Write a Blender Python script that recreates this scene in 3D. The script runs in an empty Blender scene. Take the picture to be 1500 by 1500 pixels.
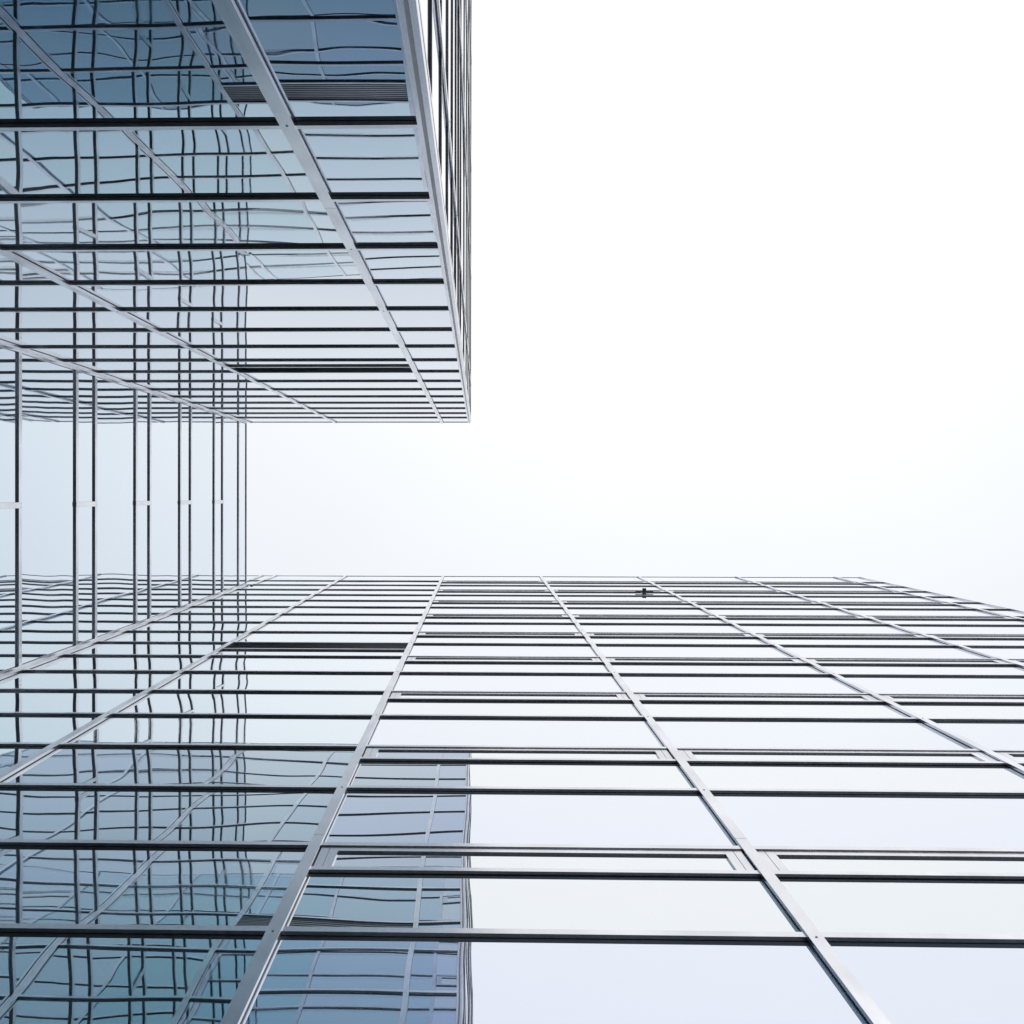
import bpy, bmesh, math, random
from mathutils import Vector, Matrix
random.seed(7)
sc = bpy.context.scene
col = sc.collection
R = math.radians

# ------------------------------------------------------------------ camera
F_PX = 1500.0                                   # focal length in pixels of the 1500 px photograph
H0 = 1.85                                       # half a storey, metres
U = H0 / F_PX
EYE = 1.6
TILT_X, TILT_Y, ROLL = 34.0, -3.0, 0.0015       # where the zenith sits relative to the optical axis
cam_d = bpy.data.cameras.new('camera')
cam = bpy.data.objects.new('camera', cam_d); col.objects.link(cam)
cam_d.sensor_width = 24; cam_d.lens = 24; cam_d.sensor_fit = 'HORIZONTAL'
cam_d.clip_start = 0.05; cam_d.clip_end = 3000
fwd = Vector((-TILT_X, -TILT_Y, F_PX)).normalized()
rgt = Vector((math.cos(ROLL), -math.sin(ROLL), 0))
rgt = (rgt - fwd * rgt.dot(fwd)).normalized()
up = rgt.cross(fwd)
m = Matrix.Identity(4)
for i, v in enumerate((rgt, up, -fwd)):
    for j in range(3):
        m[j][i] = v[j]
m.translation = Vector((0, 0, EYE))
cam.matrix_world = m
ZX, ZY = 704.0, 728.3                           # the zenith in the photograph
cam_d.shift_x = (750 - (ZX - TILT_X)) / 1500
cam_d.shift_y = ((ZY - TILT_Y) - 750) / 1500
sc.camera = cam

# ------------------------------------------------------------------ sky and sun
world = bpy.data.worlds.new("World"); sc.world = world; world.use_nodes = True
nt = world.node_tree; nt.nodes.clear()
def N(nt, t, **kw):
    n = nt.nodes.new(t)
    for k, v in kw.items():
        if k in n.inputs: n.inputs[k].default_value = v
        else: setattr(n, k, v)
    return n
SUN_EL, SUN_AZ = R(35), R(-62)
sky = N(nt, 'ShaderNodeTexSky'); sky.sky_type = 'NISHITA'; sky.sun_disc = False
sky.sun_elevation = SUN_EL; sky.sun_rotation = R(90) - SUN_AZ
bg1 = N(nt, 'ShaderNodeBackground', Strength=0.10)
nt.links.new(sky.outputs[0], bg1.inputs[0])
tc = N(nt, 'ShaderNodeTexCoord')
nz = N(nt, 'ShaderNodeTexNoise', Scale=1.7, Detail=4.0, Roughness=0.5)
nt.links.new(tc.outputs['Generated'], nz.inputs['Vector'])
rmp = N(nt, 'ShaderNodeMapRange'); rmp.inputs['From Min'].default_value = 0.3; rmp.inputs['From Max'].default_value = 0.7
rmp.inputs['To Min'].default_value = 0.97; rmp.inputs['To Max'].default_value = 1.025
nt.links.new(nz.outputs['Fac'], rmp.inputs[0])
# the cloud is thinner, so brighter and warmer, round the hidden sun
dt = N(nt, 'ShaderNodeVectorMath', operation='DOT_PRODUCT')
gl = Vector((300, -600, 1500)).normalized(); dt.inputs[1].default_value = gl
nm = N(nt, 'ShaderNodeVectorMath', operation='NORMALIZE')
nt.links.new(tc.outputs['Generated'], nm.inputs[0]); nt.links.new(nm.outputs[0], dt.inputs[0])
lb = N(nt, 'ShaderNodeMapRange', interpolation_type='SMOOTHSTEP')
lb.inputs['From Min'].default_value = 0.80; lb.inputs['From Max'].default_value = 1.0
nt.links.new(dt.outputs['Value'], lb.inputs[0])
rp = N(nt, 'ShaderNodeValToRGB')
e = rp.color_ramp.elements
e[0].position = 0.0; e[0].color = (0.925, 0.955, 1.0, 1)
e[1].position = 1.0; e[1].color = (1.0, 0.995, 0.985, 1)
q = e.new(0.6); q.color = (0.955, 0.975, 1.0, 1)
nt.links.new(lb.outputs[0], rp.inputs['Fac'])
st = N(nt, 'ShaderNodeMath', operation='MULTIPLY_ADD'); st.inputs[1].default_value = 0.13; st.inputs[2].default_value = 1.045
nt.links.new(lb.outputs[0], st.inputs[0])
st2 = N(nt, 'ShaderNodeMath', operation='MULTIPLY')
nt.links.new(st.outputs[0], st2.inputs[0]); nt.links.new(rmp.outputs[0], st2.inputs[1])
bg2 = N(nt, 'ShaderNodeBackground', Strength=1.0)
nt.links.new(rp.outputs[0], bg2.inputs[0]); nt.links.new(st2.outputs[0], bg2.inputs[1])
mx = N(nt, 'ShaderNodeMixShader', Fac=0.9)      # a thick white overcast veil over the sky
nt.links.new(bg1.outputs[0], mx.inputs[1]); nt.links.new(bg2.outputs[0], mx.inputs[2])
out = N(nt, 'ShaderNodeOutputWorld'); nt.links.new(mx.outputs[0], out.inputs[0])

sd = bpy.data.lights.new('sun', 'SUN'); sd.energy = 0.8; sd.angle = R(15); sd.color = (1, 0.97, 0.92)
sun = bpy.data.objects.new('sun', sd); col.objects.link(sun)
sdir = Vector((math.cos(SUN_EL) * math.cos(SUN_AZ), math.cos(SUN_EL) * math.sin(SUN_AZ), math.sin(SUN_EL)))
sun.rotation_euler = sdir.to_track_quat('Z', 'Y').to_euler()

sc.view_settings.view_transform = 'Standard'; sc.view_settings.look = 'None'
sc.view_settings.exposure = 0.0; sc.view_settings.gamma = 1.0
sc.view_settings.use_curve_mapping = False
sc.render.engine = 'CYCLES'
cy = sc.cycles
cy.max_bounces = 16; cy.glossy_bounces = 14; cy.diffuse_bounces = 3
cy.caustics_reflective = False; cy.caustics_refractive = False
cy.sample_clamp_indirect = 4.0

# ------------------------------------------------------------------ materials
def new_mat(name):
    mt = bpy.data.materials.new(name); mt.use_nodes = True
    b = mt.node_tree.nodes['Principled BSDF']
    return mt, mt.node_tree, b

def glass_mat(name, cols, power, veil, wave):
    mt, nt, b = new_mat(name)
    b.inputs['Metallic'].default_value = 1.0
    b.inputs['Roughness'].default_value = 0.0
    geo = N(nt, 'ShaderNodeNewGeometry')
    at = N(nt, 'ShaderNodeAttribute', attribute_name='pane')
    uv = N(nt, 'ShaderNodeUVMap')
    # every pane is warped in its own way: a smooth slope field added to the normal
    tot = None
    for sc_, amp in ((0.36, 0.0190 * wave), (1.15, 0.0042 * wave)):
        n = N(nt, 'ShaderNodeTexNoise', noise_dimensions='4D', Scale=sc_, Detail=0.0)
        w = N(nt, 'ShaderNodeMath', operation='MULTIPLY'); w.inputs[1].default_value = 97.0
        nt.links.new(at.outputs['Fac'], w.inputs[0]); nt.links.new(w.outputs[0], n.inputs['W'])
        nt.links.new(geo.outputs['Position'], n.inputs['Vector'])
        s = N(nt, 'ShaderNodeVectorMath', operation='SUBTRACT'); s.inputs[1].default_value = (0.5, 0.5, 0.5)
        nt.links.new(n.outputs['Color'], s.inputs[0])
        k = N(nt, 'ShaderNodeVectorMath', operation='SCALE'); k.inputs['Scale'].default_value = amp
        nt.links.new(s.outputs[0], k.inputs[0])
        if tot is None: tot = k
        else:
            a = N(nt, 'ShaderNodeVectorMath', operation='ADD')
            nt.links.new(tot.outputs[0], a.inputs[0]); nt.links.new(k.outputs[0], a.inputs[1]); tot = a
    amp_n = N(nt, 'ShaderNodeTexWhiteNoise', noise_dimensions='1D'); nt.links.new(at.outputs['Fac'], amp_n.inputs['W'])
    am = N(nt, 'ShaderNodeMath', operation='MULTIPLY_ADD'); am.inputs[1].default_value = 1.0; am.inputs[2].default_value = 0.5
    nt.links.new(amp_n.outputs['Value'], am.inputs[0])
    ts = N(nt, 'ShaderNodeVectorMath', operation='SCALE')
    nt.links.new(tot.outputs[0], ts.inputs[0]); nt.links.new(am.outputs[0], ts.inputs['Scale'])
    tz = N(nt, 'ShaderNodeVectorMath', operation='MULTIPLY'); tz.inputs[1].default_value = (1.0, 1.0, 0.6)
    nt.links.new(ts.outputs[0], tz.inputs[0]); tot = tz
    # edge curl: sealed units bow towards their top and bottom edges
    sp = N(nt, 'ShaderNodeSeparateXYZ'); nt.links.new(uv.outputs[0], sp.inputs[0])
    c1 = N(nt, 'ShaderNodeMath', operation='SUBTRACT'); c1.inputs[1].default_value = 0.5
    nt.links.new(sp.outputs[1], c1.inputs[0])
    c2 = N(nt, 'ShaderNodeMath', operation='POWER'); c2.inputs[1].default_value = 3.0
    nt.links.new(c1.outputs[0], c2.inputs[0])
    sgn = N(nt, 'ShaderNodeMath', operation='SUBTRACT'); sgn.inputs[1].default_value = 0.35
    nt.links.new(at.outputs['Fac'], sgn.inputs[0])
    c3 = N(nt, 'ShaderNodeMath', operation='MULTIPLY'); nt.links.new(c2.outputs[0], c3.inputs[0]); nt.links.new(sgn.outputs[0], c3.inputs[1])
    c4 = N(nt, 'ShaderNodeMath', operation='MULTIPLY'); c4.inputs[1].default_value = 0.05 * wave
    nt.links.new(c3.outputs[0], c4.inputs[0])
    cx = N(nt, 'ShaderNodeCombineXYZ'); nt.links.new(c4.outputs[0], cx.inputs[2])
    a = N(nt, 'ShaderNodeVectorMath', operation='ADD')
    nt.links.new(tot.outputs[0], a.inputs[0]); nt.links.new(cx.outputs[0], a.inputs[1])
    b2 = N(nt, 'ShaderNodeVectorMath', operation='ADD')
    nt.links.new(geo.outputs['Normal'], b2.inputs[0]); nt.links.new(a.outputs[0], b2.inputs[1])
    nn = N(nt, 'ShaderNodeVectorMath', operation='NORMALIZE'); nt.links.new(b2.outputs[0], nn.inputs[0])
    nt.links.new(nn.outputs[0], b.inputs['Normal'])
    # coating colour differs a little from pane to pane; tone picks vision (0) or spandrel (1) glass
    wn = N(nt, 'ShaderNodeTexWhiteNoise', noise_dimensions='1D'); nt.links.new(at.outputs['Fac'], wn.inputs['W'])
    r = N(nt, 'ShaderNodeValToRGB'); e = r.color_ramp.elements
    e[0].position = 0.0; e[0].color = cols[0] + (1,); e[1].position = 1.0; e[1].color = cols[-1] + (1,)
    for i, c in enumerate(cols[1:-1]):
        q = e.new((i + 1) / (len(cols) - 1)); q.color = c + (1,)
    nt.links.new(wn.outputs['Value'], r.inputs['Fac'])
    lw = N(nt, 'ShaderNodeLayerWeight', Blend=0.5)     # the coating mirrors more strongly at a grazing angle
    pw = N(nt, 'ShaderNodeMath', operation='POWER'); pw.inputs[1].default_value = power
    nt.links.new(lw.outputs['Facing'], pw.inputs[0])
    m3 = N(nt, 'ShaderNodeMix', data_type='RGBA'); nt.links.new(pw.outputs[0], m3.inputs[0])
    nt.links.new(r.outputs[0], m3.inputs[6]); m3.inputs[7].default_value = (0.90, 0.925, 0.97, 1)
    nt.links.new(m3.outputs[2], b.inputs['Base Color'])
    # dust film and the pale rooms behind give the glass a faint body of its own
    df = N(nt, 'ShaderNodeBsdfDiffuse'); df.inputs['Color'].default_value = (0.17, 0.30, 0.44, 1)
    mxs = N(nt, 'ShaderNodeMixShader')
    vf = N(nt, 'ShaderNodeMath', operation='MULTIPLY_ADD'); vf.inputs[1].default_value = -veil * .9; vf.inputs[2].default_value = veil
    nt.links.new(pw.outputs[0], vf.inputs[0]); nt.links.new(vf.outputs[0], mxs.inputs[0])
    nt.links.new(b.outputs[0], mxs.inputs[1]); nt.links.new(df.outputs[0], mxs.inputs[2])
    nt.links.new(mxs.outputs[0], nt.nodes['Material Output'].inputs['Surface'])
    return mt

def alu_mat(name, colr, rough):
    mt, nt, b = new_mat(name)
    b.inputs['Metallic'].default_value = 0.9
    geo = N(nt, 'ShaderNodeTexCoord')
    mp = N(nt, 'ShaderNodeMapping'); mp.inputs['Scale'].default_value = (6, 6, 0.35)
    nt.links.new(geo.outputs['Object'], mp.inputs[0])
    n = N(nt, 'ShaderNodeTexNoise', Scale=3.0, Detail=5.0)
    nt.links.new(mp.outputs[0], n.inputs['Vector'])
    r = N(nt, 'ShaderNodeMapRange'); r.inputs['To Min'].default_value = rough - .07; r.inputs['To Max'].default_value = rough + .09
    nt.links.new(n.outputs['Fac'], r.inputs[0]); nt.links.new(r.outputs[0], b.inputs['Roughness'])
    n2 = N(nt, 'ShaderNodeTexNoise', Scale=1.3, Detail=6.0); nt.links.new(geo.outputs['Object'], n2.inputs['Vector'])
    cr = N(nt, 'ShaderNodeValToRGB')
    cr.color_ramp.elements[0].color = tuple(c * .86 for c in colr) + (1,); cr.color_ramp.elements[0].position = .35
    cr.color_ramp.elements[1].color = tuple(min(1, c * 1.05) for c in colr) + (1,); cr.color_ramp.elements[1].position = .65
    nt.links.new(n2.outputs['Fac'], cr.inputs[0]); nt.links.new(cr.outputs[0], b.inputs['Base Color'])
    return mt

def plain_mat(name, c, rough=.6, metal=0.0, var=.15, scale=2.0):
    mt, nt, b = new_mat(name)
    b.inputs['Roughness'].default_value = rough; b.inputs['Metallic'].default_value = metal
    t = N(nt, 'ShaderNodeTexCoord'); n = N(nt, 'ShaderNodeTexNoise', Scale=scale, Detail=6.0)
    nt.links.new(t.outputs['Object'], n.inputs['Vector'])
    cr = N(nt, 'ShaderNodeValToRGB')
    cr.color_ramp.elements[0].color = tuple(x * (1 - var) for x in c) + (1,); cr.color_ramp.elements[0].position = .3
    cr.color_ramp.elements[1].color = tuple(x * (1 + var) for x in c) + (1,); cr.color_ramp.elements[1].position = .7
    nt.links.new(n.outputs['Fac'], cr.inputs[0]); nt.links.new(cr.outputs[0], b.inputs['Base Color'])
    return mt

GLASS = {
    'vision': glass_mat('vision_glass', [(0.73, 0.79, 0.91), (0.78, 0.83, 0.94), (0.75, 0.81, 0.92), (0.765, 0.805, 0.93)], 3.0, 0.10, 1.6),
    'spandrel': glass_mat('spandrel_glass', [(0.86, 0.885, 0.89), (0.80, 0.855, 0.87), (0.84, 0.87, 0.90)], 3.0, 0.10, 1.1),
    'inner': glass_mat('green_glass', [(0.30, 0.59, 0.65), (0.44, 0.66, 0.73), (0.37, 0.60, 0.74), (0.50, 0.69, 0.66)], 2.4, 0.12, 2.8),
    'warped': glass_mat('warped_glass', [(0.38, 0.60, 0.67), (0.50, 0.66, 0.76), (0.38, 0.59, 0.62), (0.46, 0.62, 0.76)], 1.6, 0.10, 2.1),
    'tower_warped': glass_mat('tower_warped_glass', [(0.11, 0.26, 0.38), (0.16, 0.29, 0.42), (0.14, 0.28, 0.35)], 1.7, 0.11, 1.3),
    'tower': glass_mat('tower_glass', [(0.11, 0.25, 0.42), (0.16, 0.29, 0.46), (0.13, 0.27, 0.41)], 1.7, 0.10, 1.1),
    'tower_inner': glass_mat('tower_green_glass', [(0.17, 0.30, 0.34), (0.22, 0.32, 0.36), (0.17, 0.30, 0.39)], 1.8, 0.11, 1.5),
    'block': glass_mat('block_glass', [(0.62, 0.755, 0.81), (0.67, 0.76, 0.86), (0.64, 0.75, 0.83)], 2.2, 0.10, 0.9)}
ALU = alu_mat('silver_aluminium', (0.76, 0.775, 0.83), 0.22)
GASKET = plain_mat('black_rubber', (0.035, 0.04, 0.05), .6)
LOUV = plain_mat('dark_louvre_metal', (0.42, 0.44, 0.47), .4, .6)
CORE = plain_mat('dark_concrete', (0.12, 0.12, 0.125), .9)
ROOF = plain_mat('roof_gravel', (0.3, 0.3, 0.29), .95, var=.3, scale=30)
PAVE = plain_mat('grey_paving', (0.065, 0.07, 0.075), .92, var=.3, scale=5)
FIX = plain_mat('dark_grey_paint', (0.34, 0.34, 0.35), .5)
MATS = [ALU, GASKET, LOUV, CORE, ROOF, FIX]
A_, G_, V_, C_, R_, F_ = range(6)

# ------------------------------------------------------------------ geometry helpers
def Z(k): return EYE + H0 * k
class Face:
    """A facade plane: u runs along it, d is the distance out from the glass, z is height."""
    def __init__(s, kind, dist): s.kind = kind; s.dist = dist
    def p(s, u, d, z):
        if s.kind == 'north': return (u, -s.dist + d, z)     # looks towards +y
        if s.kind == 'south': return (u, s.dist - d, z)      # looks towards -y
        return (-s.dist + d, u, z)                           # looks towards +x
    def n(s): return {'north': (0, 1, 0), 'south': (0, -1, 0), 'east': (1, 0, 0)}[s.kind]

def box(bm, face, u0, u1, d0, d1, z0, z1, mi=0, bev=0.0):
    vs = [bm.verts.new(face.p(u, d, z)) for u in (u0, u1) for d in (d0, d1) for z in (z0, z1)]
    q = [(0, 1, 3, 2), (4, 6, 7, 5), (0, 4, 5, 1), (2, 3, 7, 6), (0, 2, 6, 4), (1, 5, 7, 3)]
    fs = []
    for a in q:
        f = bm.faces.new([vs[i] for i in a]); f.material_index = mi; fs.append(f)
    bmesh.ops.recalc_face_normals(bm, faces=fs)
    if bev:
        es = list({e for f in fs for e in f.edges})
        r = bmesh.ops.bevel(bm, geom=es, offset=bev, segments=1, affect='EDGES')
        for f in r['faces']: f.material_index = mi
def disc(bm, face, u, d, z, r, mi, depth=.004, n=12):
    ring0 = [bm.verts.new(face.p(u + r * math.cos(2 * math.pi * i / n), d, z + r * math.sin(2 * math.pi * i / n))) for i in range(n)]
    ring1 = [bm.verts.new(face.p(u + r * math.cos(2 * math.pi * i / n), d + depth, z + r * math.sin(2 * math.pi * i / n))) for i in range(n)]
    fs = [bm.faces.new(ring1)]
    for i in range(n):
        fs.append(bm.faces.new((ring0[i], ring0[(i + 1) % n], ring1[(i + 1) % n], ring1[i])))
    for f in fs: f.material_index = mi
    bmesh.ops.recalc_face_normals(bm, faces=fs)

def finish(bm, name, parent=None):
    me = bpy.data.meshes.new(name); bm.to_mesh(me); bm.free()
    used = sorted({p.material_index for p in me.polygons})
    for i in used: me.materials.append(MATS[i])
    mp = {i: j for j, i in enumerate(used)}
    for p in me.polygons: p.material_index = mp[p.material_index]
    o = bpy.data.objects.new(name, me); col.objects.link(o); o.parent = parent
    return o

def glass_of(face, q):
    k = ((q[2] + q[3]) / 2 - EYE) / H0
    um = (q[0] + q[1]) / 2
    if face.kind == 'north':
        return 'tower_inner' if um < -5.0 else ('tower_warped' if um < -2.0 else 'tower')
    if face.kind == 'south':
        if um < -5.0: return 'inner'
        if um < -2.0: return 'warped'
        return 'spandrel' if math.floor(k) % 2 == 0 and um > -2.0 else 'vision'
    return 'block' if face.dist > 5 else 'tower'

def pane_mesh(name, face, quads, parent):
    """quads: list of (u0, u1, z0, z1); a 12 mm thick sheet each, outer face on the facade plane."""
    vs, fs, rnd, uvs, kinds = [], [], [], [], []
    nx = face.n()
    for (u0, u1, z0, z1) in quads:
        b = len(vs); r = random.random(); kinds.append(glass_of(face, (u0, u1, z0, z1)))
        for d in (0.0, -0.012):
            for (u, z) in ((u0, z0), (u1, z0), (u1, z1), (u0, z1)):
                vs.append(face.p(u, d, z)); rnd.append(r)
        for f in ((0, 1, 2, 3), (4, 7, 6, 5), (0, 4, 5, 1), (1, 5, 6, 2), (2, 6, 7, 3), (3, 7, 4, 0)):
            fs.append([b + i for i in f])
            for i in f: uvs.append(((0, 1, 1, 0)[i % 4], (0, 0, 1, 1)[i % 4]))
    a, c, d_ = (Vector(vs[i]) for i in fs[0][:3])
    if (c - a).cross(d_ - c).dot(Vector(nx)) < 0:
        nf, nu = [], []
        k = 0
        for f in fs:
            nf.append(f[::-1]); nu += uvs[k:k + 4][::-1]; k += 4
        fs, uvs = nf, nu
    me = bpy.data.meshes.new(name); me.from_pydata(vs, [], fs)
    uvl = me.uv_layers.new(name='UVMap')
    for i, l in enumerate(uvl.data): l.uv = uvs[i]
    at = me.attributes.new('pane', 'FLOAT', 'POINT'); at.data.foreach_set('value', rnd)
    used = sorted(set(kinds))
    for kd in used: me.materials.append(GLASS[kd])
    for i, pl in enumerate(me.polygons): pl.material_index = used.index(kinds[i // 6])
    o = bpy.data.objects.new(name, me); col.objects.link(o); o.parent = parent
    return o

def thing(name, label, cat, loc):
    o = bpy.data.objects.new(name, None); col.objects.link(o); o.location = loc
    o['label'] = label; o['category'] = cat; o.empty_display_size = .5
    return o

def transom(face, segs, k, parent, t=.08, p=.033, rivets=None, name='transom', label=None):
    bm = bmesh.new(); z = Z(k)
    for (u0, u1) in segs:
        box(bm, face, u0, u1, 0.004, p, z, z + t, A_)
        box(bm, face, u0, u1, -0.02, 0.0038, z + .002, z + t + .008, G_)
    if rivets:
        for u in rivets:
            for du in (-.035, .035):
                disc(bm, face, u + du, p - .001, z + t * .3, .006, G_); disc(bm, face, u + du, p - .001, z + t * .75, .006, G_)
    return finish(bm, name, parent)

def mullion(face, u, k0, k1, parent, w=.108, pm=.048, bolts=True, name='mullion', step=True):
    bm = bmesh.new(); h = w / 2
    joints = [k for k in [1.15 + 4 * i for i in range(7)] if k0 < k < k1]
    ks = [k0] + joints + [k1]
    for a, b in zip(ks[:-1], ks[1:]):
        box(bm, face, u - h, u + h, .020, pm, Z(a) + .002, Z(b) - .002, A_, bev=.0015)     # clipped-on cap
    box(bm, face, u - h + .004, u + h - .004, .008, .0215, Z(k0), Z(k1) - .004, A_)          # pressure plate
    box(bm, face, u - h + .001, u + h - .001, -.02, .0085, Z(k0), Z(k1) - .006, G_)
    # narrow rubber seal under the pressure plate
    if bolts:
        k = math.ceil(k0 / 2) * 2
        while k < k1:
            disc(bm, face, u, pm - .0005, Z(k), .013, A_, .003); disc(bm, face, u, pm + .002, Z(k), .008, G_, .002)
            k += 2
    return finish(bm, name, parent)

K0 = -EYE / H0 + .02                              # ground level in half storeys
DT, DB, DL = 2220 * U, 2596 * U, 6858 * U         # distance from the camera to the glass planes
XR = 302 * U                                      # the tower's side glass plane, left of the camera
KT, KB, KL = 20.18, 22.34, 19.84                  # roof levels
north, south, west, side = Face('north', DT), Face('south', DB), Face('east', DL), Face('east', XR)
T = .08; OFF = .02
GAP = .0

def rank_split(cands, n=100):
    """cands: (face, quad, size). The largest ones become single parts."""
    cands = sorted(cands, key=lambda c: -c[2])
    return cands[:n], cands[n:]

def apparent(face, q):
    u0, u1, z0, z1 = q
    k = max(3.2, ((z0 + z1) / 2 - EYE) / H0)
    w = abs(u1 - u0) * F_PX / (k * H0)
    inside = 1.0
    if (z0 + z1) / 2 < Z(3.3): inside = .01
    h = face.dist * F_PX * abs(1 / max(1e-3, (z0 - EYE)) - 1 / max(2e-3, (z1 - EYE))) if z0 > EYE + .5 else 10
    return w * h * inside

# ------------------------------------------------------------------ ground
bm = bmesh.new()
s = 400
# one broad sheet of asphalt
vs = [bm.verts.new((x, y, 0)) for x, y in ((-s, -s), (s, -s), (s, s), (-s, s))]
f = bm.faces.new(vs); f.material_index = 0
me = bpy.data.meshes.new('ground'); bm.to_mesh(me); bm.free(); me.materials.append(PAVE)
g = bpy.data.objects.new('ground', me); col.objects.link(g); g['kind'] = 'structure'

# ------------------------------------------------------------------ tower at the top left of the picture
XL = -7500 * U
tower = thing('office_tower', 'glass curtain wall tower at upper left with a sharp corner post against the sky', 'office tower', (-4.5, -DT - 8, 0))
def P(o, par):                                    # parent without moving
    o.parent = par; o.matrix_parent_inverse = Matrix.Translation(-par.location)
    return o
YF = -17200 * U
bm = bmesh.new()
def solid(bm, x0, x1, y0, y1, z0, z1, mi):
    class W(Face):
        def p(s, u, d, z): return (u, d, z)
    box(bm, W('x', 0), x0, x1, y0, y1, z0, z1, mi)
solid(bm, XL, -XR - .05, YF, -DT - .05, 0, Z(KT) - .1, C_)
P(finish(bm, 'building_core'), tower)
bm = bmesh.new(); solid(bm, XL + .01, -XR - .03, YF + .01, -DT - .03, Z(KT) - .098, Z(KT) - .02, R_)
P(finish(bm, 'roof'), tower)

NM = [-4290 * U, -1141 * U]
uR = -XR + .0
def levels(kroof):
    return [k + OFF for k in range(0, int(kroof - .7) + 1)]
nl = [2.62 if k == 3 + OFF else k for k in levels(KT)]
cw = .062
for k in nl:
    P(transom(north, [(XL, -XR - .09)], k, None, t=.07), tower)
u_edges = [XL] + NM + [-XR]
cands = []
def bands(lv, kroof, t=T):
    zs = [Z(K0) + .1] + [Z(k) for k in lv] + [Z(kroof)]
    o = []
    for i in range(len(zs) - 1):
        o.append((zs[i] + (t if i else 0) - .004, zs[i + 1] + .004))
    return o
for (a, b) in zip(u_edges[:-1], u_edges[1:]):
    for (z0, z1) in bands(nl, KT, .07):
        q = (a, b, z0, z1); cands.append((north, q, apparent(north, q)))
# side face
sm = [-(2220 + 1080 + 3172 * i) * U for i in range(5)]
for k in [q for q in nl if q < 11 or int(q) % 2 == 0]:
    P(transom(side, [(YF, -DT - .1)], k, None, t=.07, p=.016), tower)
s_edges = [-DT] + sm + [YF]
for (a, b) in zip(s_edges[:-1], s_edges[1:]):
    for (z0, z1) in bands(nl, KT, .07):
        q = (b, a, z0, z1); cands.append((side, q, apparent(side, q) * .9))
big, rest = rank_split(cands, 100)
for (fc, q, _) in big: P(pane_mesh('window_pane', fc, [q], None), tower)
byf = {}
for (fc, q, _) in rest: byf.setdefault(fc.kind, (fc, []))[1].append(q)
def merged_panes(byf, par):
    objs = [pane_mesh('window_pane', fc, qs, None) for fc, qs in byf.values()]
    o = objs[0]
    if len(objs) > 1:
        # join by hand
        vs, fs, rn, uv, mi = [], [], [], [], []
        for ob in objs:
            b = len(vs); me = ob.data
            vs += [tuple(v.co) for v in me.vertices]
            fs += [[b + i for i in p.vertices] for p in me.polygons]
            rn += [d.value for d in me.attributes['pane'].data]
            mi += [ob.data.materials[p.material_index].name for p in me.polygons]
            uv += [tuple(l.uv) for l in me.uv_layers[0].data]
        me = bpy.data.meshes.new('window_pane'); me.from_pydata(vs, [], fs)
        ul = me.uv_layers.new(name='UVMap')
        for i, l in enumerate(ul.data): l.uv = uv[i]
        at = me.attributes.new('pane', 'FLOAT', 'POINT'); at.data.foreach_set('value', rn)
        used = sorted(set(mi))
        for nm_ in used: me.materials.append(bpy.data.materials[nm_])
        for pl in me.polygons: pl.material_index = used.index(mi[pl.index])
        for ob in objs: bpy.data.objects.remove(ob)
        o = bpy.data.objects.new('window_pane', me); col.objects.link(o)
    o['kind'] = 'stuff'
    return P(o, par)
merged_panes(byf, tower)
for u in NM: P(mullion(north, u, K0, KT, None), tower)
P(mullion(north, -DL + .055, K0, KT, None, w=.11, pm=.044, bolts=False), tower)
for u in sm: P(mullion(side, u, K0, KT, None, pm=.028, w=.09), tower)
# corner post: folded aluminium cover with a recessed slot either side
bm = bmesh.new()
z0, z1 = Z(K0), Z(KT)
XO = -XR + .019
box(bm, north, XO - .043, XO, -.045, .046, z0, z1 - .006, A_, bev=.002)            # nosing on the corner
box(bm, north, XO - .075, XO - .042, -.05, .012, z0, z1 - .010, V_)                  # groove floor
box(bm, north, XO - .112, XO - .074, .004, .034, z0, z1 - .012, A_, bev=.002)        # inner trim
box(bm, north, XO - .116, XO - .02, -.10, .0035, z0, z1 - .015, G_)
box(bm, side, -DT - .085, -DT - .044, -.03, .004, z0, z1 - .010, V_)
box(bm, side, -DT - .125, -DT - .084, -.03, .020, z0, z1 - .012, A_, bev=.002)
P(finish(bm, 'corner_post'), tower)
bm = bmesh.new()
box(bm, north, XL, -XR + .017, -.35, .018, Z(KT), Z(KT) + .07, A_, bev=.003)
box(bm, side, YF, -DT - .36, -.35, .018, Z(KT), Z(KT) + .07, A_, bev=.003)
P(finish(bm, 'roof_coping'), tower)
# louvre band
def louvre(face, u0, u1, k0, k1, par):
    bm = bmesh.new(); n = 9
    zz0, zz1 = Z(k0) + .075, Z(k1)
    box(bm, face, u0, u1, -.02, .001, zz0, zz1, G_)
    for i in range(n):
        z = zz0 + (zz1 - zz0) * (i + .5) / n; h = (zz1 - zz0) / n * .42
        vs = [bm.verts.new(face.p(u, d, zq)) for u in (u0, u1) for (d, zq) in ((.003, z + h), (.014, z - h), (.010, z - h - .006), (.001, z + h - .008))]
        fs = [bm.faces.new([vs[j] for j in f_]) for f_ in ((0, 1, 5, 4), (1, 2, 6, 5), (2, 3, 7, 6), (3, 0, 4, 7), (0, 3, 2, 1), (4, 5, 6, 7))]
        bmesh.ops.recalc_face_normals(bm, faces=fs)
        for f_ in fs: f_.material_index = V_
    o = P(finish(bm, 'louvre'), par)
    P(transom(face, [(u0, u1)], k0, None, t=.06, p=.034, name='louvre_sill'), par)
louvre(north, NM[0] + .05, NM[1] - .05, 11.50, 12 + OFF, tower)

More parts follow.
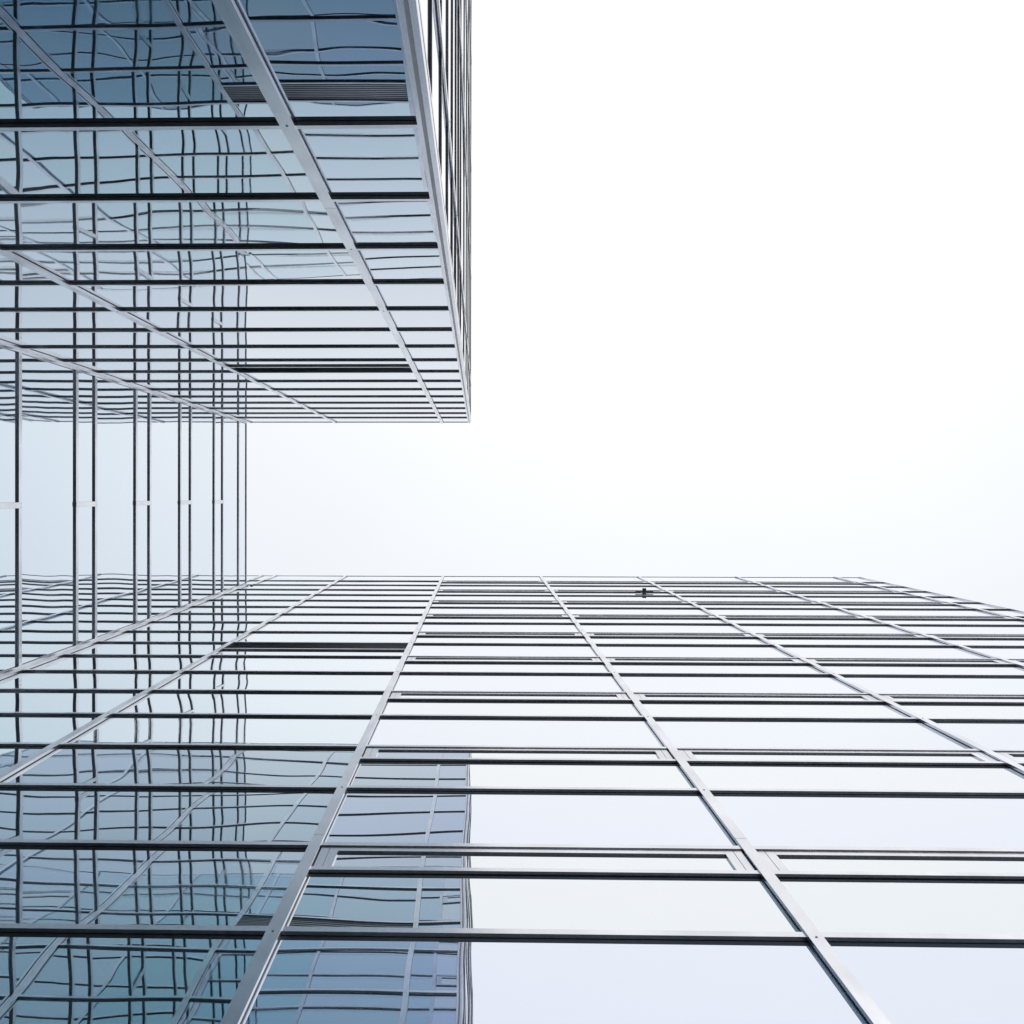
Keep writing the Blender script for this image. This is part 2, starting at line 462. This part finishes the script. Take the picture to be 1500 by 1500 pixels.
# ------------------------------------------------------------------ block on the left
block = thing('office_block', 'low glass office block closing the gap at far left between both taller facades', 'office block', (-DL - 4, .25, 0))
y0, y1 = -DT + .012, DB - .012
bm = bmesh.new(); solid(bm, -DL - 9, -DL - .05, y0, y1, 0, Z(KL) - .1, C_); P(finish(bm, 'building_core'), block)
bm = bmesh.new(); solid(bm, -DL - 8.99, -DL - .03, y0 + .01, y1 - .01, Z(KL) - .098, Z(KL) - .02, R_); P(finish(bm, 'roof'), block)
TL = .125
wl = []
k = 0
while k < KL - .3:
    wl.append(k); wl.append(k + 1.43)
    k += 2
wl = [k for k in wl if k < KL - .3] 
wl = sorted(set([k if k < 19 else 19.19 for k in wl]))
mid = .16
for k in wl:
    P(transom(west, [(y0, y1)], k, None, t=TL, p=.036, rivets=(y0 + .2, mid, y1 - .2)), block)
zs = [K0] + wl + [KL]
for i in range(len(zs) - 1):
    a, b = zs[i], zs[i + 1]
    za, zb = Z(a) + (TL if i else .1) - .004, Z(b) + .004
    if b - a < .8 and b < 19.5:
        P(pane_mesh('window_pane', west, [(y0, mid - .03, za, zb)], None), block)
        P(pane_mesh('window_pane', west, [(mid + .03, y1, za, zb)], None), block)
        bm = bmesh.new()
        box(bm, west, mid - .055, mid + .055, .008, .042, za - TL * .0, zb + .02, A_, bev=.002)
        box(bm, west, mid - .045, mid + .045, -.02, .010, za, zb, G_)
        box(bm, west, mid - .05, mid + .05, .020, .044, za - TL - .004, za + .02, A_, bev=.002)
        P(finish(bm, 'mullion'), block)
    else:
        P(pane_mesh('window_pane', west, [(y0, y1, za, zb)], None), block)
bm = bmesh.new(); box(bm, west, y0, y1, -.35, .030, Z(KL), Z(KL) + .06, A_, bev=.003); P(finish(bm, 'roof_coping'), block)
for u in (y0 + .05, y1 - .05):
    P(mullion(west, u, K0, KL, None, w=.085, pm=.040, bolts=False), block)

# ------------------------------------------------------------------ long building at the bottom of the picture
XE = 12300 * U; XS = -8400 * U
bldg = thing('office_building', 'long glass curtain wall building across the bottom with narrow framed vent windows', 'office building', (2.5, DB + 6, 0))
bm = bmesh.new(); solid(bm, XS, XE - .05, DB + .05, DB + 12, 0, Z(KB) - .1, C_); P(finish(bm, 'building_core'), bldg)
bm = bmesh.new(); solid(bm, XS + .01, XE - .03, DB + .03, DB + 11.99, Z(KB) - .098, Z(KB) - .02, R_); P(finish(bm, 'roof'), bldg)
SM = [(-1218 + 3176 * i) * U for i in range(-1, 5)]
bl = levels(KB)
VO = .67 + OFF
for k in bl:
    P(transom(south, [(XS, XE)], k, None, t=.085), bldg)
WW = .054
cands = []
bands_b = bands(bl, KB, .085)
e_all = [XS] + SM + [XE]
for bi, (a, b) in enumerate(zip(e_all[:-1], e_all[1:])):
    vent_bay = 2 <= bi <= 5
    for i, (z0, z1) in enumerate(bands_b):
        kk = i - 1                                # lower level of this band
        if vent_bay and kk >= 0 and kk % 2 == 0 and kk + 1 <= 21:
            q = (a, b, z0, Z(kk + VO) + .004); cands.append((south, q, apparent(south, q)))
            zt = Z(kk + VO)
            fa, fb = a + WW, b - WW               # clear width between mullions
            bm = bmesh.new()
            lo, hi = zt + .08, z1 - .010
            fw = .085
            box(bm, south, fa, fb, -.01, .033, zt, lo, A_, bev=.0015)                    # sill rail
            box(bm, south, fa, fb, -.02, .006, zt - .008, zt + .004, G_)
            for (x0, x1) in ((fa + .012, fa + fw), (fa + fw + .004, fa + 2 * fw), (fb - fw, fb - .012), (fb - 2 * fw, fb - fw - .004)):
                box(bm, south, x0, x1, -.01, .0203, lo, hi, A_, bev=.001)
            box(bm, south, fa + 2 * fw, fb - 2 * fw, -.01, .0200, hi - .100, hi, A_, bev=.001)
            box(bm, south, fa + 2 * fw, fb - 2 * fw, -.01, .0198, lo, lo + .03, A_, bev=.001)
            box(bm, south, fa, fb, -.03, -.002, lo - .01, z1, G_)
            fr = P(finish(bm, 'vent_window'), bldg)
            pn = pane_mesh('glass_pane', south, [(fa + 2 * fw - .004, fb - 2 * fw + .004, lo + .02, hi - .090)], None)
            pn.parent = fr
        else:
            q = (a, b, z0, z1); cands.append((south, q, apparent(south, q)))
big, rest = rank_split(cands, 100)
for (fc, q, _) in big: P(pane_mesh('window_pane', fc, [q], None), bldg)
byf = {}
for (fc, q, _) in rest: byf.setdefault(fc.kind, (fc, []))[1].append(q)
merged_panes(byf, bldg)
for u in SM: P(mullion(south, u, K0, KB, None), bldg)
P(mullion(south, -DL + .055, K0, KL, None, w=.11, pm=.044, bolts=False), bldg)
P(mullion(south, -6700 * U, KL + .02, KB, None, w=.10, bolts=False), bldg)
P(mullion(south, -7150 * U, KL + .02, KB, None, w=.10, bolts=False), bldg)
bm = bmesh.new()
z0, z1 = Z(K0), Z(KB)
box(bm, south, XE - .06, XE + .02, -.06, .044, z0, z1 - .006, A_, bev=.002)
P(finish(bm, 'corner_post'), bldg)
east = Face('east', -XE)
qs = [(DB + .03 + 3.9 * i, DB + 3.9 * (i + 1), za, zb) for i in range(3) for (za, zb) in bands_b]
o = pane_mesh('side_glazing', east, qs, None); P(o, bldg)
for k in bl[::1]:
    pass
bm = bmesh.new()
for k in bl: box(bm, east, DB + .03, DB + 12, 0.004, .033, Z(k), Z(k) + .085, A_)
P(finish(bm, 'side_framing'), bldg)
bm = bmesh.new(); box(bm, south, XS, XE + .02, -.35, .016, Z(KB), Z(KB) + .07, A_, bev=.003); P(finish(bm, 'roof_coping'), bldg)
louvre(south, SM[0] + .05, SM[1] - .05, 11.50, 12 + OFF, bldg)

# ------------------------------------------------------------------ small fixture fixed to the upper glass
kf = 18.60
ux = (943 - ZX) * kf * U
fixture = thing('facade_bracket', 'small dark grey cross shaped bracket fixed to the glass just below the roofline', 'bracket', (ux, DB - .02, Z(kf)))
zf = Z(kf)
def fbox(u0, u1, d0, d1, z0, z1, name):
    bm = bmesh.new(); box(bm, south, u0, u1, d0, d1, z0, z1, F_, bev=.006); return P(finish(bm, name), fixture)
fbox(ux - .062, ux + .062, .0, .165, zf - .03, zf + .05, 'arm')
fbox(ux - .30, ux + .30, .036, .078, zf - .04, zf + .03, 'crossbar')
fbox(ux - .10, ux + .10, .0, .012, zf - .12, zf + .10, 'mounting_plate')
